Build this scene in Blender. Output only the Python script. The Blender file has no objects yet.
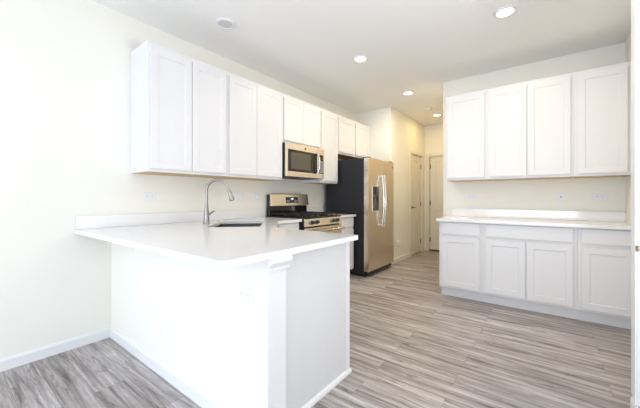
import bpy, bmesh, math, random
from mathutils import Matrix, Vector
PI = math.pi
random.seed(4)
S = bpy.context.scene
C = S.collection

# ------------------------------------------------------------------ camera
cam = bpy.data.cameras.new('camera')
cam.sensor_fit = 'HORIZONTAL'; cam.sensor_width = 36.0
cam.lens = 300.778 / 640 * 36.0
cam.shift_y = -6.445 / 640
cam.clip_start = 0.05
camo = bpy.data.objects.new('camera', cam); C.objects.link(camo)
camo.location = (2.921, 0, 1.162); camo.rotation_euler = (PI / 2, 0, 0.654)
S.camera = camo

# ------------------------------------------------------------------ world, daylight, added fill lights, exposure
W = bpy.data.worlds.new('sky'); S.world = W; W.use_nodes = True
bg = W.node_tree.nodes['Background']
bg.inputs[0].default_value = (0.86, 0.93, 1.0, 1); bg.inputs[1].default_value = 0.3

def area(name, loc, rot, sx, sy, power, col):
    l = bpy.data.lights.new(name, 'AREA'); l.shape = 'RECTANGLE'; l.size = sx; l.size_y = sy
    l.energy = power; l.color = col
    o = bpy.data.objects.new(name, l); C.objects.link(o); o.location = loc; o.rotation_euler = rot
    return o
area('daylight_back_window', (2.3, -6.45, 1.35), (PI / 2, 0, 0), 4.0, 2.1, 45, (.65, .72, 1))          # faces the kitchen
area('fill_up_back', (2.3, -6.40, .7), (PI / 2 + .9, 0, 0), 4.0, 1.0, 215, (.85, .93, 1))       # added uplight low at the back window, brightens the ceiling
area('daylight_side_window', (4.56, -1.9, 1.4), (0, PI / 2, 0), 1.9, 3.6, 30, (.5, .7, 1))
area('fill_up_side', (4.54, -1.7, .8), (0, PI / 2 + .8, 0), 1.0, 3.4, 20, (.88, .94, 1))  # added uplight at the side window, lifts the ceiling
area('fill_left', (.04, -2.6, 1.4), (0, -PI / 2, 0), 1.9, 2.6, 85, (.58, .74, 1))  # added fill light in an invented left window behind the camera
area('fill_up_near', (4.54, 1.15, 1.0), (0, PI / 2 + .95, 0), 1.0, 1.8, 52, (.95, .96, .97))      # added ceiling uplight in an invented window beside the camera
LAMP_COL = (1.0, 0.88, 0.65)
LAMP_W = 12.5

S.view_settings.view_transform = 'Standard'; S.view_settings.look = 'None'
S.view_settings.exposure = 0.0; S.view_settings.gamma = 1.0
S.view_settings.use_curve_mapping = False

# ------------------------------------------------------------------ materials
def mat(name, col, rough=0.5, metal=0.0, noise=0.0, nscale=30, bump=0.0, spec=None, stretch=None):
    m = bpy.data.materials.new(name); m.use_nodes = True
    nt = m.node_tree; b = nt.nodes['Principled BSDF']
    b.inputs['Roughness'].default_value = rough; b.inputs['Metallic'].default_value = metal
    if spec is not None: b.inputs['Specular IOR Level'].default_value = spec
    b.inputs['Base Color'].default_value = (*col, 1)
    tc = nt.nodes.new('ShaderNodeTexCoord'); mp = nt.nodes.new('ShaderNodeMapping')
    nt.links.new(tc.outputs['Object'], mp.inputs[0])
    if stretch: mp.inputs['Scale'].default_value = stretch
    n = nt.nodes.new('ShaderNodeTexNoise'); n.inputs['Scale'].default_value = nscale; n.inputs['Detail'].default_value = 4
    nt.links.new(mp.outputs[0], n.inputs['Vector'])
    r = nt.nodes.new('ShaderNodeValToRGB')
    k = noise
    r.color_ramp.elements[0].color = (*[max(0, c * (1 - k)) for c in col], 1); r.color_ramp.elements[0].position = .3
    r.color_ramp.elements[1].color = (*[min(1, c * (1 + k)) for c in col], 1); r.color_ramp.elements[1].position = .7
    nt.links.new(n.outputs['Fac'], r.inputs[0]); nt.links.new(r.outputs[0], b.inputs['Base Color'])
    if bump:
        bp = nt.nodes.new('ShaderNodeBump'); bp.inputs['Strength'].default_value = bump; bp.inputs['Distance'].default_value = .002
        nt.links.new(n.outputs['Fac'], bp.inputs['Height']); nt.links.new(bp.outputs[0], b.inputs['Normal'])
    return m

M = {}
M['wall'] = mat('wall_paint', (0.885, 0.86, 0.785), .75, noise=.01, nscale=90, bump=.12)
M['ceiling'] = mat('ceiling_paint', (0.95, 0.94, 0.92), .9, noise=.015, nscale=120, bump=.2)
M['trim'] = mat('white_trim_paint', (0.82, 0.82, 0.81), .4, noise=.005)
M['door'] = mat('white_door_paint', (0.80, 0.76, 0.67), .45, noise=.005)
M['cab'] = mat('white_cabinet_paint', (0.80, 0.79, 0.80), .38, noise=.006, nscale=12)
M['panel'] = mat('white_laminate_panel', (0.72, 0.715, 0.72), .45, noise=.01, nscale=12)
M['rawwood'] = mat('raw_wood_underside', (0.62, 0.45, 0.24), .6, noise=.12, nscale=8, stretch=(1, 6, 1))
M['steel'] = mat('brushed_stainless', (0.82, 0.73, 0.62), .27, 1.0, noise=.04, nscale=6, stretch=(1, 1, 40))
M['steelh'] = mat('bright_stainless', (0.78, 0.77, 0.75), .2, 1.0, noise=.02)
M['nickel'] = mat('brushed_nickel', (0.34, 0.32, 0.30), .34, 1.0, noise=.03)
M['sink'] = mat('sink_steel', (0.17, 0.165, 0.16), .4, 1.0, noise=.05, nscale=40)
M['darkside'] = mat('dark_grey_enamel', (0.024, 0.025, 0.031), .55, noise=.06, nscale=60, bump=.15, spec=.22)
M['black'] = mat('black_plastic', (0.02, 0.02, 0.022), .35, noise=.05)
M['glass'] = mat('black_glass', (0.016, 0.014, 0.013), .08, noise=.05)
M['window'] = mat('tinted_oven_window', (0.10, 0.085, 0.065), .12, noise=.1, nscale=200)
M['iron'] = mat('cast_iron', (0.018, 0.018, 0.018), .55, noise=.1, nscale=80, bump=.2)
M['plate'] = mat('white_plastic', (0.84, 0.84, 0.85), .35, noise=.003)
M['slot'] = mat('grey_slot', (0.25, 0.25, 0.27), .6, noise=.02)
M['bronze'] = mat('antique_nickel', (0.16, 0.12, 0.09), .35, .9, noise=.08)
M['greylens'] = mat('frosted_grey_lens', (0.68, 0.67, 0.71), .4, noise=.01)
M['rubber'] = mat('threshold_dark', (0.05, 0.035, 0.025), .5, noise=.1)

def quartz():
    m = mat('white_quartz', (0.87, 0.86, 0.865), .13, noise=.012, nscale=25)
    nt = m.node_tree; b = nt.nodes['Principled BSDF']
    r = [n for n in nt.nodes if n.type == 'VALTORGB'][0]; mp = [n for n in nt.nodes if n.type == 'MAPPING'][0]
    v = nt.nodes.new('ShaderNodeTexNoise'); v.inputs['Scale'].default_value = 260; v.inputs['Detail'].default_value = 2
    nt.links.new(mp.outputs[0], v.inputs['Vector'])
    r2 = nt.nodes.new('ShaderNodeValToRGB'); r2.color_ramp.elements[0].position = .66; r2.color_ramp.elements[1].position = .74
    r2.color_ramp.elements[0].color = (0, 0, 0, 1); r2.color_ramp.elements[1].color = (.55, .55, .55, 1)
    nt.links.new(v.outputs['Fac'], r2.inputs[0])
    mx = nt.nodes.new('ShaderNodeMix'); mx.data_type = 'RGBA'
    nt.links.new(r2.outputs[0], mx.inputs[0]); nt.links.new(r.outputs[0], mx.inputs[6]); mx.inputs[7].default_value = (.52, .49, .46, 1)
    nt.links.new(mx.outputs[2], b.inputs['Base Color'])
    return m
M['quartz'] = quartz()

def planks():
    m = bpy.data.materials.new('vinyl_plank_floor'); m.use_nodes = True
    nt = m.node_tree; N = nt.nodes; L = nt.links; b = N['Principled BSDF']
    tc = N.new('ShaderNodeTexCoord')
    br = N.new('ShaderNodeTexBrick'); br.offset = .37; br.offset_frequency = 2; br.squash = 1
    br.inputs['Scale'].default_value = 1; br.inputs['Brick Width'].default_value = 1.22; br.inputs['Row Height'].default_value = .152
    br.inputs['Mortar Size'].default_value = .0014; br.inputs['Mortar Smooth'].default_value = .3
    br.inputs['Color1'].default_value = (0, 0, 0, 1); br.inputs['Color2'].default_value = (1, 1, 1, 1); br.inputs['Mortar'].default_value = (.5, .5, .5, 1)
    L.new(tc.outputs['Object'], br.inputs['Vector'])
    # shift the grain from plank to plank
    sc = N.new('ShaderNodeVectorMath'); sc.operation = 'SCALE'; sc.inputs['Scale'].default_value = 37.0
    L.new(br.outputs['Color'], sc.inputs[0])
    ad = N.new('ShaderNodeVectorMath'); ad.operation = 'ADD'; L.new(tc.outputs['Object'], ad.inputs[0]); L.new(sc.outputs[0], ad.inputs[1])
    def noise(scl, ns, det, rough=.6, dist=0.0):
        mp = N.new('ShaderNodeMapping'); mp.inputs['Scale'].default_value = scl; L.new(ad.outputs[0], mp.inputs[0])
        n = N.new('ShaderNodeTexNoise'); n.inputs['Scale'].default_value = ns; n.inputs['Detail'].default_value = det
        n.inputs['Roughness'].default_value = rough; n.inputs['Distortion'].default_value = dist
        L.new(mp.outputs[0], n.inputs['Vector']); return n
    g1 = noise((.75, 12, 1), 1.8, 8, .74, .5)
    g2 = noise((1.6, 46, 1), 3.0, 5, .75, .2)
    g3 = noise((1.3, 9, 1), 1.5, 5, .7, 1.8)
    r1 = N.new('ShaderNodeValToRGB'); e = r1.color_ramp.elements
    e[0].position = .34; e[0].color = (.120, .092, .075, 1); e[1].position = .66; e[1].color = (.60, .55, .50, 1)
    x = e.new(.50); x.color = (.37, .32, .28, 1)
    L.new(g1.outputs['Fac'], r1.inputs[0])
    # fine streaks
    r2 = N.new('ShaderNodeValToRGB'); r2.color_ramp.elements[0].position = .33; r2.color_ramp.elements[1].position = .62
    r2.color_ramp.elements[0].color = (.74, .72, .70, 1); r2.color_ramp.elements[1].color = (1.06, 1.06, 1.06, 1)
    L.new(g2.outputs['Fac'], r2.inputs[0])
    m1 = N.new('ShaderNodeMix'); m1.data_type = 'RGBA'; m1.blend_type = 'MULTIPLY'; m1.inputs[0].default_value = 1
    L.new(r1.outputs[0], m1.inputs[6]); L.new(r2.outputs[0], m1.inputs[7])
    # dark cracks and knots
    r3 = N.new('ShaderNodeValToRGB'); r3.color_ramp.elements[0].position = .32; r3.color_ramp.elements[1].position = .43
    r3.color_ramp.elements[0].color = (.46, .42, .40, 1); r3.color_ramp.elements[1].color = (1, 1, 1, 1)
    L.new(g3.outputs['Fac'], r3.inputs[0])
    m2 = N.new('ShaderNodeMix'); m2.data_type = 'RGBA'; m2.blend_type = 'MULTIPLY'; m2.inputs[0].default_value = 1
    L.new(m1.outputs[2], m2.inputs[6]); L.new(r3.outputs[0], m2.inputs[7])
    # plank to plank tone
    r4 = N.new('ShaderNodeValToRGB'); r4.color_ramp.elements[0].color = (.95, .97, 1.06, 1); r4.color_ramp.elements[1].color = (1.22, 1.28, 1.44, 1)
    L.new(br.outputs['Color'], r4.inputs[0])
    m3 = N.new('ShaderNodeMix'); m3.data_type = 'RGBA'; m3.blend_type = 'MULTIPLY'; m3.inputs[0].default_value = 1
    L.new(m2.outputs[2], m3.inputs[6]); L.new(r4.outputs[0], m3.inputs[7])
    m4 = N.new('ShaderNodeMix'); m4.data_type = 'RGBA'; L.new(br.outputs['Fac'], m4.inputs[0])
    L.new(m3.outputs[2], m4.inputs[6]); m4.inputs[7].default_value = (.19, .16, .14, 1)
    L.new(m4.outputs[2], b.inputs['Base Color'])
    b.inputs['Roughness'].default_value = .42
    bp = N.new('ShaderNodeBump'); bp.inputs['Strength'].default_value = .12; bp.inputs['Distance'].default_value = .002
    L.new(g2.outputs['Fac'], bp.inputs['Height']); L.new(bp.outputs[0], b.inputs['Normal'])
    return m
M['floor'] = planks()

def emit(name, col, st):
    m = bpy.data.materials.new(name); m.use_nodes = True; b = m.node_tree.nodes['Principled BSDF']
    b.inputs['Base Color'].default_value = (*col, 1); b.inputs['Emission Color'].default_value = (*col, 1); b.inputs['Emission Strength'].default_value = st
    return m
M['lamp'] = emit('lit_lamp_lens', (1.0, 0.90, 0.72), 6.0)
M['led'] = emit('clock_digits', (0.75, 0.9, 1.0), 1.2)

# ------------------------------------------------------------------ mesh helpers
class MB:
    def __init__(s): s.bm = bmesh.new()
    def box(s, x0, x1, y0, y1, z0, z1, mtx=None):
        r = bmesh.ops.create_cube(s.bm, size=1)
        T = Matrix.Translation(((x0 + x1) / 2, (y0 + y1) / 2, (z0 + z1) / 2)) @ Matrix.Diagonal((abs(x1 - x0), abs(y1 - y0), abs(z1 - z0), 1))
        if mtx: T = mtx @ T
        bmesh.ops.transform(s.bm, matrix=T, verts=r['verts']); return s
    def cyl(s, p, axis, r, h, r2=None, seg=24):
        """centre p, axis vector, radius r at the start, r2 at the end"""
        q = bmesh.ops.create_cone(s.bm, cap_ends=True, segments=seg, radius1=r, radius2=r if r2 is None else r2, depth=h)
        R = Vector((0, 0, 1)).rotation_difference(Vector(axis).normalized()).to_matrix().to_4x4()
        bmesh.ops.transform(s.bm, matrix=Matrix.Translation(p) @ R, verts=q['verts']); return s
    def tube(s, pts, rad, seg=12):
        pts = [Vector(p) for p in pts]; rings = []
        rad = rad if isinstance(rad, (list, tuple)) else [rad] * len(pts)
        up = None
        for i, p in enumerate(pts):
            t = (pts[min(i + 1, len(pts) - 1)] - pts[max(i - 1, 0)]).normalized()
            if up is None: up = t.orthogonal().normalized()
            up = (up - t * up.dot(t)).normalized(); v = t.cross(up)
            rings.append([s.bm.verts.new(p + (up * math.cos(a) + v * math.sin(a)) * rad[i]) for a in [2 * PI * k / seg for k in range(seg)]])
        for a, b in zip(rings, rings[1:]):
            for k in range(seg): s.bm.faces.new((a[k], a[(k + 1) % seg], b[(k + 1) % seg], b[k]))
        s.bm.faces.new(rings[0][::-1]); s.bm.faces.new(rings[-1]); return s
    def prism(s, poly, z0, z1, axis='z'):
        """extrude a 2D polygon: axis z -> (x,y), axis x -> (y,z), axis y -> (x,z)"""
        f = {'z': lambda a, b, c: (a, b, c), 'x': lambda a, b, c: (c, a, b), 'y': lambda a, b, c: (a, c, b)}[axis]
        A = [s.bm.verts.new(f(a, b, z0)) for a, b in poly]; B = [s.bm.verts.new(f(a, b, z1)) for a, b in poly]
        s.bm.faces.new(A[::-1]); s.bm.faces.new(B)
        for i in range(len(poly)):
            j = (i + 1) % len(poly); s.bm.faces.new((A[i], A[j], B[j], B[i]))
        return s
    def lathe(s, prof, centre=(0, 0, 0), seg=40):
        """profile of (r,z), closed loop round z"""
        cx, cy, cz = centre; rings = []
        for r, z in prof:
            rings.append([s.bm.verts.new((cx + r * math.cos(2 * PI * k / seg), cy + r * math.sin(2 * PI * k / seg), cz + z)) for k in range(seg)])
        for a, b in zip(rings, rings[1:] + rings[:1]):
            for k in range(seg): s.bm.faces.new((a[k], a[(k + 1) % seg], b[(k + 1) % seg], b[k]))
        return s
    def shaker(s, x0, x1, z0, z1, y0, y1, rail=.057, rec=.006):
        """framed door: front at y0 facing -y, back at y1"""
        v = s.bm.verts.new
        o = [v((x, y0, z)) for x, z in ((x0, z0), (x1, z0), (x1, z1), (x0, z1))]
        a, b, c, d = x0 + rail, x1 - rail, z0 + rail, z1 - rail
        i = [v((x, y0, z)) for x, z in ((a, c), (b, c), (b, d), (a, d))]
        e = .003
        p = [v((x, y0 + rec, z)) for x, z in ((a + e, c + e), (b - e, c + e), (b - e, d - e), (a + e, d - e))]
        k = [v((x, y1, z)) for x, z in ((x0, z0), (x1, z0), (x1, z1), (x0, z1))]
        for n in range(4):
            m = (n + 1) % 4
            s.bm.faces.new((o[n], o[m], i[m], i[n])); s.bm.faces.new((i[n], i[m], p[m], p[n])); s.bm.faces.new((o[m], o[n], k[n], k[m]))
        s.bm.faces.new(p); s.bm.faces.new(k[::-1]); return s
    def build(s, name, m, parent=None, bevel=0.0, smooth=False, label=None):
        bmesh.ops.recalc_face_normals(s.bm, faces=s.bm.faces)
        me = bpy.data.meshes.new(name); s.bm.to_mesh(me); s.bm.free(); me.materials.append(m)
        o = bpy.data.objects.new(name, me); C.objects.link(o)
        if parent is not None: o.parent = parent
        if smooth:
            me.polygons.foreach_set('use_smooth', [True] * len(me.polygons))
            me.set_sharp_from_angle(angle=math.radians(38))
        if bevel:
            b = o.modifiers.new('bevel', 'BEVEL'); b.width = bevel; b.segments = 2; b.limit_method = 'ANGLE'; b.angle_limit = math.radians(40)
        if label: o['label'] = label
        return o

def tag(o, label, cat, group=None):
    o['label'] = label; o['category'] = cat
    if group: o['group'] = group
    return o
def thing(name, label, cat, loc=(0, 0, 0), rz=0, group=None):
    o = bpy.data.objects.new(name, None); C.objects.link(o); o.empty_display_size = .1
    o.location = loc; o.rotation_euler = (0, 0, rz); return tag(o, label, cat, group)
def struct(o): o['kind'] = 'structure'; return o

# ------------------------------------------------------------------ room shell
CEIL = 2.743
struct(MB().box(-.12, 4.72, -6.62, 6.80, -.1, 0).build('floor', M['floor']))
struct(MB().box(-.12, 4.72, -6.62, 6.80, CEIL, CEIL + .12).build('ceiling', M['ceiling']))
w = MB(); w.box(-.12, 0, -6.5, -3.95, 0, CEIL).box(-.12, 0, -1.25, 5.0, 0, CEIL).box(-.12, 0, -3.95, -1.25, 0, .4).box(-.12, 0, -3.95, -1.25, 2.4, CEIL)
struct(w.build('wall_left', M['wall']))
# wall closing the fridge bay, running on into the hall with a door opening
HX = .72; HE = 6.67
struct(MB().box(0, HX - .12, 4.897, 5.017, 0, CEIL).build('wall_fridge_bay', M['wall']))
w = MB(); w.box(HX - .12, HX, 4.897, 5.815, 0, CEIL).box(HX - .12, HX, 5.815, 6.485, 2.07, CEIL).box(HX - .12, HX, 6.485, HE, 0, CEIL)
struct(w.build('wall_hall_left', M['wall']))
# hall end wall, with door opening
DX0, DX1 = .833, 1.595
w = MB(); w.box(HX - .12, DX0 - .03, HE, HE + .12, 0, CEIL).box(DX0 - .03, DX1 + .03, HE, HE + .12, 2.09, CEIL).box(DX1 + .03, 1.87, HE, HE + .12, 0, CEIL)
struct(w.build('wall_hall_end', M['wall']))
# wall behind the right cabinet run and hall right side
struct(MB().box(1.75, 3.645, 4.312, 4.432, 0, CEIL).build('wall_far', M['wall'], bevel=.004))
struct(MB().box(1.75, 1.87, 4.432, HE, 0, CEIL).build('wall_hall_right', M['wall']))
struct(MB().box(3.525, 3.645, 2.36, 4.312, 0, CEIL).build('wall_right', M['wall']))
struct(MB().box(3.281, 4.6, 2.26, 2.36, 0, CEIL).build('wall_jamb', M['trim']))
w = MB(); w.box(4.6, 4.72, -6.5, -3.8, 0, CEIL).box(4.6, 4.72, .0, .2, 0, CEIL).box(4.6, 4.72, 2.1, 2.36, 0, CEIL).box(4.6, 4.72, .2, 2.1, 0, .4).box(4.6, 4.72, .2, 2.1, 2.4, CEIL).box(4.6, 4.72, -3.8, .0, 0, .4).box(4.6, 4.72, -3.8, .0, 2.4, CEIL)
struct(w.build('wall_right_rear', M['wall']))
w = MB(); w.box(-.12, .25, -6.62, -6.5, 0, CEIL).box(4.35, 4.72, -6.62, -6.5, 0, CEIL).box(.25, 4.35, -6.62, -6.5, 2.45, CEIL).box(.25, 4.35, -6.62, -6.5, 0, .25)
struct(w.build('wall_rear', M['wall']))
def window_unit(n, x0, x1, y0, y1, z0, z1, along):
    f = MB(); t = .05
    if along == 'x':
        f.box(x0, x1, y0, y1, z0, z0 + t).box(x0, x1, y0, y1, z1 - t, z1)
        for q in (x0, (x0 + x1) / 2 - t / 2, x1 - t): f.box(q, q + t, y0, y1, z0 + t, z1 - t)
    else:
        f.box(x0, x1, y0, y1, z0, z0 + t).box(x0, x1, y0, y1, z1 - t, z1)
        for q in (y0, (y0 + y1) / 2 - t / 2, y1 - t): f.box(x0, x1, q, q + t, z0 + t, z1 - t)
    struct(f.build('window_%d' % n, M['trim'], bevel=.003))
window_unit(1, .25, 4.35, -6.60, -6.54, .25, 2.45, 'x')
window_unit(2, 4.64, 4.70, -3.8, .0, .4, 2.4, 'y')
window_unit(4, 4.64, 4.70, .2, 2.1, .4, 2.4, 'y')  # unseen window, added to go with the near ceiling uplight
window_unit(3, -.10, -.04, -3.95, -1.25, .4, 2.4, 'y')  # unseen window, added to go with the left fill light

# low wall that carries the peninsula overhang
struct(MB().box(0, 1.899, .936, 1.05, 0, .884).build('wall_peninsula', M['wall'], bevel=.002))
# pilaster board and cap moulding on its end
struct(MB().box(1.899, 1.905, .938, 1.056, .11, .826).build('trim_1', M['cab'], bevel=.001))
c = MB().prism([(1.899, .824), (1.913, .824), (1.913, .838), (1.917, .842), (1.928, .858), (1.932, .862), (1.932, .884), (1.899, .884)], .930, 1.072, 'y')
struct(c.build('trim_2', M['cab'], bevel=.001))

def bb(name, pts, h=.083, t=.014):
    """baseboard along a straight line from a to b; the moulding lies on the left of the direction"""
    a, b = [Vector(p) for p in pts]; d = (b - a); L_ = d.length; ang = math.atan2(d.y, d.x)
    m = MB().prism([(0, 0), (t, 0), (t, h - .018), (t * .7, h - .008), (t * .35, h), (0, h)], 0, L_, 'x')
    # prism axis x gives (x=len, y=profile, z)
    bmesh.ops.transform(m.bm, matrix=Matrix.Translation((a.x, a.y, 0)) @ Matrix.Rotation(ang, 4, 'Z'), verts=m.bm.verts)
    return struct(m.build(name, M['trim']))
bb('baseboard_left', ((0, .922), (0, -6.5)))
bb('baseboard_peninsula', ((1.899, .936), (0, .936)))
c = bb('baseboard_peninsula_end', ((1.905, 1.05), (1.905, .922)))
bb('baseboard_hall_left', ((.72, 5.75), (.72, 4.90)))
bb('baseboard_hall_end', ((.777, 6.67), (.734, 6.67)))
bb('baseboard_hall_right', ((1.75, 4.44), (1.75, 6.60)))
# jamb foot
struct(MB().prism([(3.267, 0), (3.281, 0), (3.281, .083), (3.277, .083), (3.272, .075), (3.267, .062)], 2.226, 2.34, 'y').box(3.281, 3.9, 2.236, 2.25, 0, .07).build('baseboard_jamb', M['trim'], bevel=.002))
for o in [x for x in bpy.data.objects if x.name == 'baseboard_hall_left']:
    pass

# hall baseboards/doors
def panel_door(n, w, h, mtx, hinge_right, has_handle=True):
    """two-panel door, local x 0..w, front faces -y at y=0"""
    e = bpy.data.objects.new('door_%d' % n, None); C.objects.link(e); e.matrix_world = mtx; struct(e)
    sl = MB()
    v = sl.bm.verts.new; t = .035
    # stiles and rails as boxes round two recessed raised panels
    st = .11
    sl.box(0, st, 0, t, 0, h).box(w - st, w, 0, t, 0, h)
    for z0, z1 in ((0, .27), (.86, 1.04), (h - .12, h)): sl.box(st, w - st, 0, t, z0, z1)
    sl.build('door_slab', M['door'], e, bevel=.002)
    for z0, z1 in ((.27, .86), (1.04, h - .12)):
        p = MB(); p.box(st, w - st, .010, t - .006, z0, z1).shaker(st + .02, w - st - .02, z0 + .02, z1 - .02, .003, .0099, .03, -.002)
        p.build('door_panel', M['door'], e, bevel=.001)
    # hinges
    hx = w + .004 if hinge_right else -.004
    for z in (.22, h / 2, h - .22):
        MB().cyl((hx, -.004, z), (0, 0, 1), .008, .10).box(hx - .014, hx + .014, -.002, .004, z - .045, z + .045).build('hinge', M['bronze'], e, smooth=True)
    if has_handle:
        kx = .06 if hinge_right else w - .06; s = 1 if hinge_right else -1
        k = MB().cyl((kx, -.006, .953), (0, 1, 0), .03, .012).cyl((kx, -.03, .953), (0, 1, 0), .011, .045).tube([(kx, -.05, .953), (kx + s * .03, -.053, .955), (kx + s * .11, -.05, .95)], [.011, .009, .007])
        k.build('door_handle', M['bronze'], e, smooth=True)
    return e
def door_casing(n, w, h, mtx):
    k = MB(); cw = .057
    for a, b in ((-.03 - cw + .012, -.018), (w + .018, w + .03 + cw - .012)): k.box(a, b, -.016 - .02, -.02, 0, h + .015)
    k.box(-.03 - cw + .012, w + .03 + cw - .012, -.036, -.02, h + .015, h + .015 + cw)
    # jamb lining inside the opening
    k.box(-.028, -.012, -.02, .08, 0, h + .012).box(w + .012, w + .028, -.02, .08, 0, h + .012).box(-.028, w + .028, -.02, .08, h + .006, h + .022)
    bmesh.ops.transform(k.bm, matrix=mtx, verts=k.bm.verts)
    struct(k.build('trim_%d' % n, M['door'], bevel=.002))
RX = Matrix.Rotation(PI / 2, 4, 'Z')      # local -y -> +X, local x -> +Y
d1 = Matrix.Translation((HX - .02, 5.844, .012)) @ RX
panel_door(1, .613, 2.03, d1, True); door_casing(3, .613, 2.03, Matrix.Translation((HX - .02, 5.844, 0)) @ RX)
d2 = Matrix.Translation((DX0, HE + .02, .03))
panel_door(2, DX1 - DX0, 2.03, d2, False, True); door_casing(4, DX1 - DX0, 2.045, Matrix.Translation((DX0, HE + .02, 0)))
struct(MB().box(DX0 - .01, DX1 + .01, HE - .01, HE + .1, 0, .028).build('trim_5', M['rubber'], bevel=.003))
# casing on the near jamb at the right edge of the view
jt = MB().box(3.269, 3.331, 2.24, 2.258, .084, CEIL - .001).box(3.273, 3.281, 2.258, 2.36, .085, CEIL - .001).box(3.28, 3.31, 2.235, 2.24, .084, CEIL - .001)
struct(jt.build('trim_6', M['trim'], bevel=.002))

# ------------------------------------------------------------------ cabinets
LT = 1.372; HT = 2.438
def upper(label, group, loc, rz, w, z0, z1, depth, doors, zb=.031, zt=.042, fill_r=0):
    e = thing('wall_cabinet', label, 'cabinet', (loc[0], loc[1], z0), rz, group)
    h = z1 - z0
    MB().box(0, w, 0, depth - .001, .004, h).build('body', M['cab'], e, bevel=.0015)
    MB().box(.004, w - .004, .012, depth - .002, 0, .004).build('underside_panel', M['rawwood'], e, label='raw tan wood underside')
    for a, b in doors: MB().shaker(a, b, zb, h - zt, -.020, -.001).build('door', M['cab'], e, bevel=.0012)
    return e
gl = 'white upper cabinets along the left wall'
D = .325
def left_upper(label, y0, y1, doors, z0=LT, depth=D):
    upper(label, gl, (depth, y0), PI / 2, y1 - y0 - .001, z0, HT, depth, [(a - y0, b - y0) for a, b in doors])
left_upper('tall white two-door upper cabinet over the corner sink, nearest the camera', 1.084, 1.843, ((1.104, 1.4555), (1.4615, 1.818)))
left_upper('tall white two-door upper cabinet just left of the stainless microwave', 1.843, 2.629, ((1.862, 2.2135), (2.2195, 2.610)))
left_upper('short white two-door upper cabinet directly above the microwave', 2.629, 3.385, ((2.648, 2.9995), (3.0055, 3.365)), 1.836)
left_upper('narrow tall single-door upper cabinet between the microwave and the fridge', 3.385, 3.828, ((3.403, 3.806),))
left_upper('short white two-door upper cabinet above the refrigerator', 3.828, 4.896, ((3.848, 4.305), (4.345, 4.805)), 1.836)
gr = 'white upper cabinets on the far right wall'
def right_upper(label, x0, x1, doors):
    upper(label, gr, (x0, 4.0), 0, x1 - x0 - .001, LT, HT, .312, [(a - x0, b - x0) for a, b in doors])
right_upper('leftmost single-door white upper cabinet on the right wall, nearest the hall', 1.871, 2.330, ((1.892, 2.305),))
right_upper('middle white upper cabinet with two doors on the right wall', 2.330, 3.109, ((2.356, 2.712), (2.724, 3.084)))
right_upper('rightmost single-door white upper cabinet on the right wall, beside the white jamb', 3.109, 3.524, ((3.138, 3.495),))

def base(label, group, loc, rz, w, depth, doors, drawers, toe=.055, name='base_cabinet', endcap=False):
    e = thing(name, label, 'cabinet', (loc[0], loc[1], 0), rz, group)
    MB().box(0, w, 0, depth, .105, .883).build('body', M['cab'], e, bevel=.0015)
    MB().box(0 if not endcap else .01, w + .0005, toe, depth, 0, .105).build('toe_kick', M['cab'], e)
    for a, b in doors: MB().shaker(a, b, .132, .703, -.020, -.001).build('door', M['cab'], e, bevel=.0012)
    for a, b in drawers: MB().box(a, b, -.020, -.001, .738, .871).build('drawer_front', M['cab'], e, bevel=.002)
    return e
gb = 'white base cabinets on the far right wall'
def right_base(label, x0, x1, doors, dr, **k):
    base(label, gb, (x0, 3.71), 0, x1 - x0 - .001, .600, [(a - x0, b - x0) for a, b in doors], [(a - x0, b - x0) for a, b in dr], **k)
right_base('leftmost white base cabinet on the right, one drawer over one door, beside the hall', 1.869, 2.332, ((1.903, 2.304),), ((1.903, 2.304),), endcap=True)
right_base('middle white base cabinet on the right, one wide drawer over two doors', 2.332, 3.120, ((2.361, 2.718), (2.730, 3.090)), ((2.361, 3.090),))
right_base('rightmost white base cabinet on the right, drawer over door, running behind the jamb', 3.120, 3.524, ((3.150, 3.500),), ((3.150, 3.500),))

gk = 'white base cabinets of the left run and peninsula'
def left_base(label, y0, y1, doors, dr):
    base(label, gk, (.600, y0), PI / 2, y1 - y0 - .001, .598, [(a - y0, b - y0) for a, b in doors], [(a - y0, b - y0) for a, b in dr])
left_base('white base cabinet hidden behind the peninsula, between the corner sink and the range', 2.262, 2.626, ((2.285, 2.605),), ((2.285, 2.605),))
left_base('narrow white base cabinet with a drawer, between the range and the refrigerator', 3.396, 3.836, ((3.42, 3.815),), ((3.42, 3.815),))
# peninsula cabinet, doors towards the range
pc = thing('base_cabinet', 'white peninsula base cabinet with plain end panel facing the aisle', 'cabinet', (1.848, 1.69, 0), PI, gk)
MB().box(0, .707, 0, .638, .105, .883).build('body', M['cab'], pc, bevel=.0015)
MB().box(.01, .707, .055, .638, 0, .105).build('toe_kick', M['cab'], pc)
for a, b in ((.02, .348), (.354, .69)): MB().shaker(a, b, .132, .703, -.020, -.001).build('door', M['cab'], pc, bevel=.0012)
MB().box(.02, .69, -.02, -.001, .738, .871).build('drawer_front', M['cab'], pc, bevel=.002)
MB().box(-.006, 0, -.001, .638, 0, .883).build('end_panel', M['panel'], pc, bevel=.001)
MB().box(-.011, -.006, -.021, .024, 0, .883).build('corner_strip', M['cab'], pc, bevel=.001)
MB().prism([(-.006, 0), (-.022, 0), (-.022, .012), (-.017, .022), (-.006, .028)], -.028, .63, 'y').build('shoe_moulding', M['trim'], pc)
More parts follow.
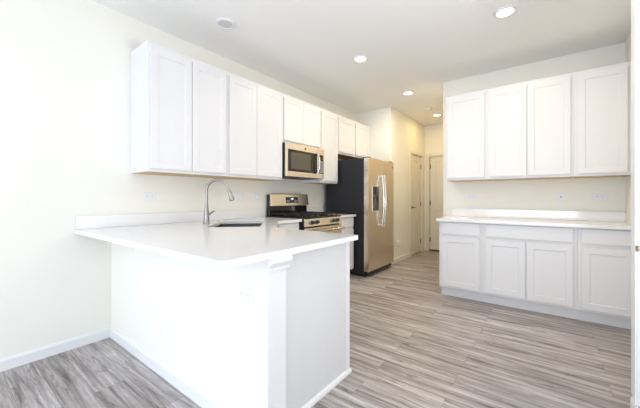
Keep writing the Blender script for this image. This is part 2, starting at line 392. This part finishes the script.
# corner sink cabinet with diagonal front
sc = thing('corner_sink_cabinet', 'white diagonal corner base cabinet under the sink, behind the peninsula', 'cabinet', (0, 0, 0), 0, gk)
b = MB()
b.box(.003, .02, 1.052, 2.26, .105, .883).box(.02, 1.139, 1.052, 1.07, .105, .883).box(1.12, 1.139, 1.07, 1.69, .105, .883).box(.02, .60, 2.242, 2.26, .105, .883)
b.prism([(.02, 1.07), (1.12, 1.07), (1.12, 1.69), (.60, 2.242), (.02, 2.242)], .105, .125)
b.build('body', M['cab'], sc)
dd = Vector((1.139 - .60, 1.69 - 2.26, 0)); dl = dd.length; ang = math.atan2(dd.y, dd.x) + PI
mt = Matrix.Translation((1.139, 1.69, 0)) @ Matrix.Rotation(ang, 4, 'Z')
def local(mb, name, m, par, **k):
    bmesh.ops.transform(mb.bm, matrix=mt, verts=mb.bm.verts); return mb.build(name, m, par, **k)
local(MB().box(0, dl, 0, .018, .105, .883), 'face_frame', M['cab'], sc)
local(MB().shaker(.09, dl - .09, .132, .703, -.02, -.001), 'door', M['cab'], sc, bevel=.001)
local(MB().box(.09, dl - .09, -.02, -.001, .738, .871), 'drawer_front', M['cab'], sc, bevel=.001)
local(MB().box(.02, dl - .02, .055, .07, 0, .105), 'toe_kick', M['cab'], sc)

# ------------------------------------------------------------------ worktops
def rounded(poly, radii, seg=6):
    out = []
    n = len(poly)
    for i, p in enumerate(poly):
        p = Vector(p); r = radii[i]
        if r <= 0: out.append(tuple(p)); continue
        a = (Vector(poly[i - 1]) - p).normalized(); b_ = (Vector(poly[(i + 1) % n]) - p).normalized()
        ang = a.angle(b_); d = r / math.tan(ang / 2); c_ = p + (a + b_).normalized() * r / math.sin(ang / 2)
        s0 = p + a * d; s1 = p + b_ * d
        a0 = math.atan2(s0.y - c_.y, s0.x - c_.x); a1 = math.atan2(s1.y - c_.y, s1.x - c_.x)
        da = (a1 - a0 + PI) % (2 * PI) - PI
        for k in range(seg + 1): out.append((c_.x + r * math.cos(a0 + da * k / seg), c_.y + r * math.sin(a0 + da * k / seg)))
    return out
ZC0, ZC1 = .884, .914
def slab(name, outer, hole, z0, z1):
    bm = bmesh.new(); edges = []
    for loop in [outer] + ([hole] if hole else []):
        vs = [bm.verts.new((x, y, z0)) for x, y in loop]
        edges += [bm.edges.new((vs[i], vs[(i + 1) % len(vs)])) for i in range(len(vs))]
    f = bmesh.ops.triangle_fill(bm, use_beauty=True, use_dissolve=False, edges=edges)
    faces = [g for g in f['geom'] if isinstance(g, bmesh.types.BMFace)]
    r = bmesh.ops.extrude_face_region(bm, geom=faces)
    bmesh.ops.translate(bm, vec=(0, 0, z1 - z0), verts=[g for g in r['geom'] if isinstance(g, bmesh.types.BMVert)])
    m = MB(); m.bm.free(); m.bm = bm
    return m.build(name, M['quartz'], bevel=.003)
# sink rectangle: centre, half sizes, 45 degree turn
SC = Vector((.5525, 1.8125)); ux = Vector((-1, 1)).normalized(); uy = Vector((1, 1)).normalized()
def sk(a, b): p = SC + ux * a + uy * b; return (p.x, p.y)
hole = rounded([sk(-.34, -.2225), sk(.34, -.2225), sk(.34, .2225), sk(-.34, .2225)], [.02] * 4, 4)
outer = rounded([(.001, .695), (1.915, .695), (1.915, 1.735), (1.15, 1.735), (.645, 2.24), (.645, 2.628), (.001, 2.628)], [0, .03, .015, 0, 0, 0, 0])
ct = slab('worktop', outer, hole, ZC0, ZC1)
tag(ct, 'white speckled quartz worktop over the peninsula with the sink cutout', 'worktop')
tag(slab('worktop', [(.001, 3.394), (.645, 3.394), (.645, 3.846), (.001, 3.846)], None, ZC0, ZC1), 'small white quartz worktop between the range and the refrigerator', 'worktop')
tag(slab('worktop', rounded([(1.84, 3.668), (3.524, 3.668), (3.524, 4.311), (1.84, 4.311)], [.006, 0, 0, 0]), None, ZC0, ZC1), 'long white quartz worktop on the base cabinets at the right wall', 'worktop')
def splash(label, x0, x1, y0, y1):
    tag(MB().box(x0, x1, y0, y1, .9145, 1.016).build('backsplash', M['quartz'], bevel=.002), label, 'backsplash', 'low quartz backsplash strips')
splash('low white quartz backsplash along the left wall behind the sink', .001, .02, .697, 2.628)
splash('short quartz backsplash piece against the wall between range and refrigerator', .001, .02, 3.394, 3.846)
splash('long low quartz backsplash on the right wall below the outlets', 1.865, 3.524, 4.292, 4.311)

# ------------------------------------------------------------------ sink
sk_root = thing('sink', 'stainless undermount sink set diagonally in the white peninsula corner', 'sink', (SC.x, SC.y, .66), 3 * PI / 4)
m = MB(); a, b_, t = .348, .2305, .002; H_ = .223
def bowl(m, a, b, z0, z1, t):
    o = rounded([(-a, -b), (a, -b), (a, b), (-a, b)], [.03] * 4, 5); i = rounded([(-a + t, -b + t), (a - t, -b + t), (a - t, b - t), (-a + t, b - t)], [.028] * 4, 5)
    n = len(o); v = m.bm.verts.new
    O0 = [v((x, y, z0)) for x, y in o]; O1 = [v((x, y, z1)) for x, y in o]; I1 = [v((x, y, z1)) for x, y in i]; I0 = [v((x, y, z0 + t)) for x, y in i]
    for k in range(n):
        j = (k + 1) % n
        m.bm.faces.new((O0[k], O0[j], O1[j], O1[k])); m.bm.faces.new((O1[k], O1[j], I1[j], I1[k])); m.bm.faces.new((I1[k], I1[j], I0[j], I0[k]))
    m.bm.faces.new(I0); m.bm.faces.new(O0[::-1])
bowl(m, a, b_, 0, H_, .004)
m.build('basin', M['sink'], sk_root, smooth=True)
MB().lathe([(.012, .004), (.045, .004), (.045, .008), (.036, .009), (.030, .006), (.012, .006)]).build('drain', M['steelh'], sk_root, smooth=True)

# ------------------------------------------------------------------ faucet
fc = thing('faucet', 'brushed nickel gooseneck pull-down faucet standing behind the corner sink', 'faucet', (.345, 1.60, .9145), PI / 4)
MB().lathe([(0.0005, 0), (.030, 0), (.031, .004), (.029, .010), (.0275, .014), (.026, .05), (.023, .10), (.0175, .15), (.0135, .19), (.0125, .215), (.0005, .215)], seg=28).build('body', M['nickel'], fc, smooth=True)
pts = [(0, 0, .21)]; R_ = .102
for k in range(0, 19):
    an = PI - k * (PI * .93) / 18
    pts.append((R_ + R_ * math.cos(an), 0, .312 + R_ * math.sin(an)))
MB().tube(pts, .0125, 16).build('spout', M['nickel'], fc, smooth=True)
ex = Vector(pts[-1]); dr = (Vector(pts[-1]) - Vector(pts[-2])).normalized()
hp = [ex + dr * q for q in (0, .01, .02, .075, .115, .122)]
MB().tube(hp, [.0125, .015, .0155, .020, .023, .020], 18).build('spray_head', M['nickel'], fc, smooth=True)
MB().box(-.004, .004, -.003, .003, -.012, .012, Matrix.Translation(ex + dr * .045 + Vector((.017, 0, 0)))).build('spray_button', M['black'], fc, bevel=.001)
MB().tube([(.012, -.008, .088), (.03, -.022, .092), (.05, -.035, .104), (.080, -.052, .124)], [.0135, .012, .008, .0065]).build('handle', M['nickel'], fc, smooth=True)

# ------------------------------------------------------------------ range
# local frame: x across (0..w), front towards -y; world X = 0.655 - y
rg = thing('gas_range', 'stainless gas range with black cast iron grates set between the counters', 'range', (.655, 2.646, 0), PI / 2)
RW = .744
MB().box(0, RW, 0, .648, .03, .905).build('body', M['darkside'], rg, bevel=.003)
for x in (.05, RW - .05):
    for y in (.06, .58): MB().cyl((x, y, .015), (0, 0, 1), .02, .03).build('foot', M['black'], rg)
MB().box(.0, RW, -.008, .60, .905, .922).build('cooktop', M['black'], rg, bevel=.003)
cp = MB().prism([(-.040, .822), (-.002, .822), (-.002, .912), (-.018, .912)], .0, RW, 'x'); cp.build('control_panel', M['steel'], rg, bevel=.003)
MB().box(.0, RW, -.0215, -.0085, .9125, .925).build('cooktop_front_edge', M['black'], rg, bevel=.002)
for kx in (.115, .205, .545, .635):
    kn = MB().cyl((kx, -.034, .866), (0, -1, .24), .026, .016, .024).cyl((kx, -.052, .870), (0, -1, .24), .021, .026, .017)
    kn.box(kx - .004, kx + .004, -.070, -.058, .855, .892)
    kn.build('knob', M['black'], rg, smooth=True, bevel=.001)
    MB().cyl((kx, -.0292, .8655), (0, -1, .24), .029, .006).build('knob_ring', M['steelh'], rg, smooth=True)
dr_ = MB().box(.004, RW - .004, -.040, -.002, .235, .805).build('oven_door', M['steel'], rg, bevel=.006)
MB().box(.13, RW - .13, -.043, -.0405, .36, .66).build('oven_window', M['glass'], dr_, bevel=.002)
MB().tube([(.06, -.042, .765), (.06, -.085, .765)], .009).tube([(RW - .06, -.042, .765), (RW - .06, -.085, .765)], .009).tube([(.03, -.09, .765), (RW - .03, -.09, .765)], .014, 16).build('oven_handle', M['steelh'], dr_, smooth=True)
MB().box(.004, RW - .004, -.036, -.002, .05, .225).build('storage_drawer', M['steel'], rg, bevel=.005)
# burners
for bx, by, br_ in ((.17, .16, .045), (.17, .45, .038), (.377, .30, .05), (.585, .16, .05), (.585, .45, .036)):
    MB().lathe([(.0005, .9225), (br_, .9225), (br_, .930), (br_ * .8, .934), (br_ * .8, .941), (br_ * .7, .944), (.0005, .944)], (bx, by, 0), 24).build('burner', M['steelh'] if False else M['iron'], rg, smooth=True)
# grates
for gx0, gx1 in ((.02, .262), (.268, .486), (.492, .734)):
    g = MB(); z0, z1 = .948, .960; y0, y1 = .03, .57; t = .011
    for y in (y0, (y0 + y1) / 2 - t / 2, y1 - t): g.box(gx0, gx1, y, y + t, z0, z1)
    for x in (gx0, gx1 - t): g.box(x, x + t, y0, y1, z0, z1)
    cxm = (gx0 + gx1) / 2
    g.box(cxm - t / 2, cxm + t / 2, y0, y1, z0, z1 + .003)
    for y in (.16, .45): g.box(gx0, gx1, y - t / 2, y + t / 2, z0, z1 + .003)
    for x in (gx0, gx1 - t, cxm - t / 2):
        for y in (y0, (y0 + y1) / 2 - t / 2, y1 - t): g.box(x, x + t, y, y + t, .9225, z0)
    g.build('grate', M['iron'], rg, bevel=.0015)
# backguard
MB().box(.004, RW - .004, .575, .628, .922, 1.20).build('backguard', M['black'], rg, bevel=.004)
MB().box(.012, RW - .012, .568, .575, .93, 1.05).build('backguard_glass', M['glass'], rg)
bp = MB().prism([(.535, 1.052), (.575, 1.052), (.575, 1.204), (.566, 1.214), (.556, 1.206)], .006, RW - .006, 'x')
bp.build('backguard_panel', M['steel'], rg, bevel=.004)
# display lies on the tilted panel
tilt = math.atan2(.021, .154)
DM = Matrix.Translation((0, .5465, 1.13)) @ Matrix.Rotation(-tilt, 4, 'X')
dp = MB().box(.27, .515, -.0035, .001, -.042, .038, DM).build('display', M['glass'], rg, bevel=.002)
MB().box(.375, .415, -.0045, -.0036, .005, .022, DM).build('clock', M['led'], dp)
for k in range(4):
    for j in range(2): MB().box(.283 + k * .017, .293 + k * .017, -.0045, -.0036, -.03 + j * .02, -.022 + j * .02, DM).build('button', M['greylens'], dp); MB().box(.436 + k * .018, .446 + k * .018, -.0045, -.0036, -.03 + j * .02, -.022 + j * .02, DM).build('button', M['greylens'], dp)

# ------------------------------------------------------------------ microwave
mw = thing('microwave', 'stainless over-the-range microwave with dark glass door above the stove', 'microwave', (.365, 2.632, 1.422), PI / 2)
MWW = .750; MH = .410
MB().box(0, MWW, 0, .363, .0, MH).build('body', M['darkside'], mw, bevel=.002)
md = MB()
md.box(.0, .60, -.036, -.001, .0, .062).box(0, .60, -.036, -.001, MH - .078, MH).box(0, .022, -.036, -.001, .062, MH - .078)
md.build('door', M['steel'], mw, bevel=.003)
MB().box(.022, .60, -.033, -.002, .062, MH - .078).build('door_glass', M['glass'], mw, bevel=.001)
MB().box(.075, .455, -.0345, -.0332, .095, MH - .11).build('viewing_window', M['window'], mw, bevel=.001)
MB().box(.602, MWW, -.036, -.001, .0, MH).build('control_side', M['steel'], mw, bevel=.003)
cs = MB().box(.645, MWW - .022, -.0385, -.0362, .07, MH - .085).build('control_panel', M['glass'], mw, bevel=.001)
k_ = MB()
for i in range(3):
    for j in range(6): k_.box(.655 + i * .024, .669 + i * .024, -.0395, -.0386, .085 + j * .028, .099 + j * .028)
k_.build('keypad', M['greylens'], cs)
MB().box(.655, .717, -.0395, -.0386, .268, .295).build('clock', M['window'], cs)
hp = [(.575, -.037, .055), (.578, -.064, .075), (.582, -.078, .13), (.584, -.083, .205), (.582, -.078, .28), (.578, -.064, .325), (.575, -.037, .345)]
MB().tube(hp, [.010, .011, .012, .012, .012, .011, .010], 14).build('handle', M['steelh'], mw, smooth=True)
MB().cyl((.345, -.0375, MH - .04), (0, -1, 0), .014, .003).build('badge', M['bronze'], mw, smooth=True)
vt = MB()
for k in range(5): vt.box(.06 + k * .13, .16 + k * .13, .02, .10, -.006, -.0005)
vt.build('vent_grille', M['black'], mw, bevel=.001)

# ------------------------------------------------------------------ refrigerator
FY = 3.863
fr = thing('refrigerator', 'side-by-side stainless refrigerator with ice dispenser and dark grey side', 'refrigerator', (.775, FY, 0), PI / 2)
FW = .882
MB().box(.004, FW - .004, .012, .70, .03, 1.735).build('cabinet', M['darkside'], fr, bevel=.004)
MB().box(.02, FW - .02, -.03, .011, .03, .082).build('kick_grille', M['black'], fr, bevel=.002)
for x in (.06, FW - .06):
    for y in (.03, .62): MB().cyl((x, y, .015), (0, 0, 1), .022, .03).build('foot', M['black'], fr)
def fdoor(x0, x1, cut=None):
    z0, z1 = .086, 1.742; f_, k_ = -.065, .008
    m = MB()
    if cut:
        a, b, c, d = cut
        m.box(x0, a, f_, k_, z0, z1).box(b, x1, f_, k_, z0, z1).box(a, b, f_, k_, z0, c).box(a, b, f_, k_, d, z1).box(a, b, -.015, k_, c, d)
        bmesh.ops.remove_doubles(m.bm, verts=m.bm.verts, dist=1e-5)
        return m.build('door', M['steel'], fr)
    return m.box(x0, x1, f_, k_, z0, z1).build('door', M['steel'], fr, bevel=.008)
cut = (.125, .325, .965, 1.325)
dl_ = fdoor(.0, .417, cut)
fdoor(.423, FW)
MB().box(cut[0], cut[1], -.0665, -.0655, 1.20, 1.325).build('dispenser_controls', M['glass'], dl_, bevel=.0)
nf = MB(); a, b_, c_, d_ = cut
nf.box(a - .008, a, -.069, -.0655, c_ - .008, d_ + .008).box(b_, b_ + .008, -.069, -.0655, c_ - .008, d_ + .008).box(a, b_, -.069, -.0655, c_ - .008, c_).box(a, b_, -.069, -.0655, d_, d_ + .008)
nf.build('dispenser_frame', M['steelh'], dl_)
MB().box(a, b_, -.018, -.0155, c_, 1.199).build('dispenser_recess', M['black'], dl_)
MB().box(a + .06, b_ - .06, -.05, -.02, 1.10, 1.18).box(a + .07, b_ - .07, -.03, -.022, 1.0, 1.1).build('dispenser_paddle', M['bronze'], dl_, bevel=.003)
for hx in (.385, .455):
    hp = []; n = 14
    for k in range(n + 1):
        q = k / n; z = .715 + q * .79; hp.append((hx, -.095 - .028 * math.sin(PI * q), z))
    hh = MB().tube(hp, .013, 14)
    hh.tube([(hx, -.066, .74), (hx, -.100, .74)], .012).tube([(hx, -.066, 1.48), (hx, -.100, 1.48)], .012)
    hh.build('handle', M['steelh'], fr, smooth=True)
for x0, x1 in ((.02, .11), (FW - .11, FW - .02)): MB().box(x0, x1, -.05, .05, 1.7435, 1.757).build('hinge_cover', M['darkside'], fr, bevel=.003)
MB().cyl((FW - .05, -.067, 1.66), (0, -1, 0), .015, .003).build('badge', M['bronze'], fr, smooth=True)

# ------------------------------------------------------------------ outlets and switches
# local frame: plate lies in x-z plane, front faces -y, back at y=0
def plate(name, label, cat, loc, rz, w, h, kind, group='white wall plates'):
    e = thing(name, label, cat, loc, rz, group)
    MB().box(-w / 2, w / 2, -.006, -.0008, -h / 2, h / 2).build('cover_plate', M['plate'], e, bevel=.002)
    if kind == 'hduplex' or kind == 'vduplex':
        for s in (-1, 1):
            c0 = (s * .022, 0) if kind[0] == 'h' else (0, s * .022)
            sk_ = MB().box(c0[0] - .015, c0[0] + .015, -.0085, -.006, c0[1] - .015, c0[1] + .015).build('socket', M['plate'], e, bevel=.002)
            q = MB()
            for t in (-.006, .006):
                if kind[0] == 'h': q.box(c0[0] - .004, c0[0] + .005, -.0089, -.0084, c0[1] + t - .001, c0[1] + t + .001)
                else: q.box(c0[0] + t - .001, c0[0] + t + .001, -.0089, -.0084, c0[1] - .004, c0[1] + .005)
            if kind[0] == 'h': q.cyl((c0[0] - .010, -.0087, c0[1]), (0, 1, 0), .0022, .0005, seg=10)
            else: q.cyl((c0[0], -.0087, c0[1] - .009), (0, 1, 0), .0022, .0005, seg=10)
            q.build('slot', M['slot'], sk_)
    elif kind == 'switch2':
        for s in (-1, 1):
            MB().prism([(-.0125, -.032), (-.006, -.032), (-.006, .032), (-.008, .032)], s * .023 - .016, s * .023 + .016, 'x').build('rocker', M['plate'], e, bevel=.001)
    elif kind == 'jack':
        MB().cyl((0, -.009, 0), (0, 1, 0), .008, .006).build('socket', M['slot'], e, smooth=True)
    return e
RL = PI / 2
plate('outlet', 'horizontal white outlet on the left wall, left of the faucet', 'outlet', (0, 1.24, 1.170), RL, .118, .072, 'hduplex')
plate('light_switch', 'square white double switch plate just right of the faucet', 'switch', (0, 2.240, 1.170), RL, .116, .116, 'switch2')
plate('light_switch', 'square white double switch plate beside the range, right of its twin', 'switch', (0, 2.492, 1.170), RL, .116, .116, 'switch2')
plate('outlet', 'small white outlet on the wall between range and refrigerator', 'outlet', (0, 3.657, 1.145), RL, .072, .118, 'vduplex')
plate('outlet', 'horizontal white outlet on the right wall, nearest the hall', 'outlet', (2.110, 4.312, 1.170), 0, .118, .072, 'hduplex')
plate('cable_jack', 'upright white jack plate with one dark round socket on the right wall', 'jack', (3.014, 4.312, 1.168), 0, .072, .105, 'jack')
plate('outlet', 'horizontal white outlet on the right wall, nearest the white jamb', 'outlet', (3.333, 4.312, 1.168), 0, .118, .072, 'hduplex')
plate('outlet', 'horizontal white outlet low on the back of the white peninsula', 'outlet', (1.755, .936, .695), 0, .118, .072, 'hduplex')
ho = thing('outlet', 'white boxy outlet low on the hall wall just past the refrigerator', 'outlet', (.72, 5.16, .33), RL, 'white wall plates')
MB().box(-.06, .06, -.008, -.0008, -.06, .06).build('cover_plate', M['plate'], ho, bevel=.002)
MB().box(-.03, .035, -.05, -.008, -.045, .045).build('plug_in_box', M['plate'], ho, bevel=.005)
# strike plate on the near jamb
st = thing('strike_plate', 'worn nickel strike plate on the white door jamb at the right edge', 'hardware', (3.292, 2.235, .899), 0)
MB().box(-.012, .018, -.003, -.0002, -.014, .014).build('plate', M['nickel'], st, bevel=.0005)
MB().prism([(-.009, -.010), (.012, -.010), (.001, .006)], -.0045, -.003, 'y').build('latch_hole', M['bronze'], st)
MB().box(-.022, -.0121, -.014, -.0052, -.014, .014).build('lip', M['bronze'], st, bevel=.001)

# ------------------------------------------------------------------ ceiling fittings
def downlight(label, x, y, lit, power=LAMP_W, col=LAMP_COL):
    e = thing('recessed_light', label, 'ceiling light', (x, y, CEIL), 0, 'recessed ceiling lights')
    MB().lathe([(.062, -.0005), (.090, -.0005), (.089, -.005), (.076, -.011), (.066, -.0115), (.062, -.008)]).build('trim_ring', M['plate'], e, smooth=True)
    MB().cyl((0, 0, -.004), (0, 0, 1), .0615, .006, seg=40).build('lens', M['lamp'] if lit else M['greylens'], e)
    if lit:
        l = bpy.data.lights.new('lamp_glow', 'AREA'); l.shape = 'DISK'; l.size = .115; l.energy = power; l.color = col
        o = bpy.data.objects.new('lamp_glow', l); C.objects.link(o); o.parent = e; o.location = (0, 0, -.013)
downlight('unlit recessed light with grey lens over the left upper cabinets', .578, 1.648, False)
downlight('lit recessed light nearest the camera, above the right cabinets', 2.615, 2.988, True, 12)
downlight('lit recessed light in mid kitchen ceiling, in front of the microwave', 1.205, 2.995, True, 9.5)
downlight('lit recessed light on the ceiling in front of the refrigerator', 1.215, 4.414, True)
downlight('farthest lit recessed light, inside the hall near the doors', 1.20, 5.92, True, 5.2, (1, .70, .27))
sd = thing('smoke_detector', 'small round white smoke detector on the hall ceiling', 'smoke detector', (1.20, 5.41, CEIL), 0)
MB().lathe([(.0005, -.0005), (.068, -.0005), (.068, -.012), (.058, -.018), (.0005, -.018)]).build('base', M['plate'], sd, smooth=True)
MB().lathe([(.0005, -.0185), (.052, -.0185), (.048, -.032), (.03, -.038), (.0005, -.038)]).build('sensor_cap', M['plate'], sd, smooth=True)
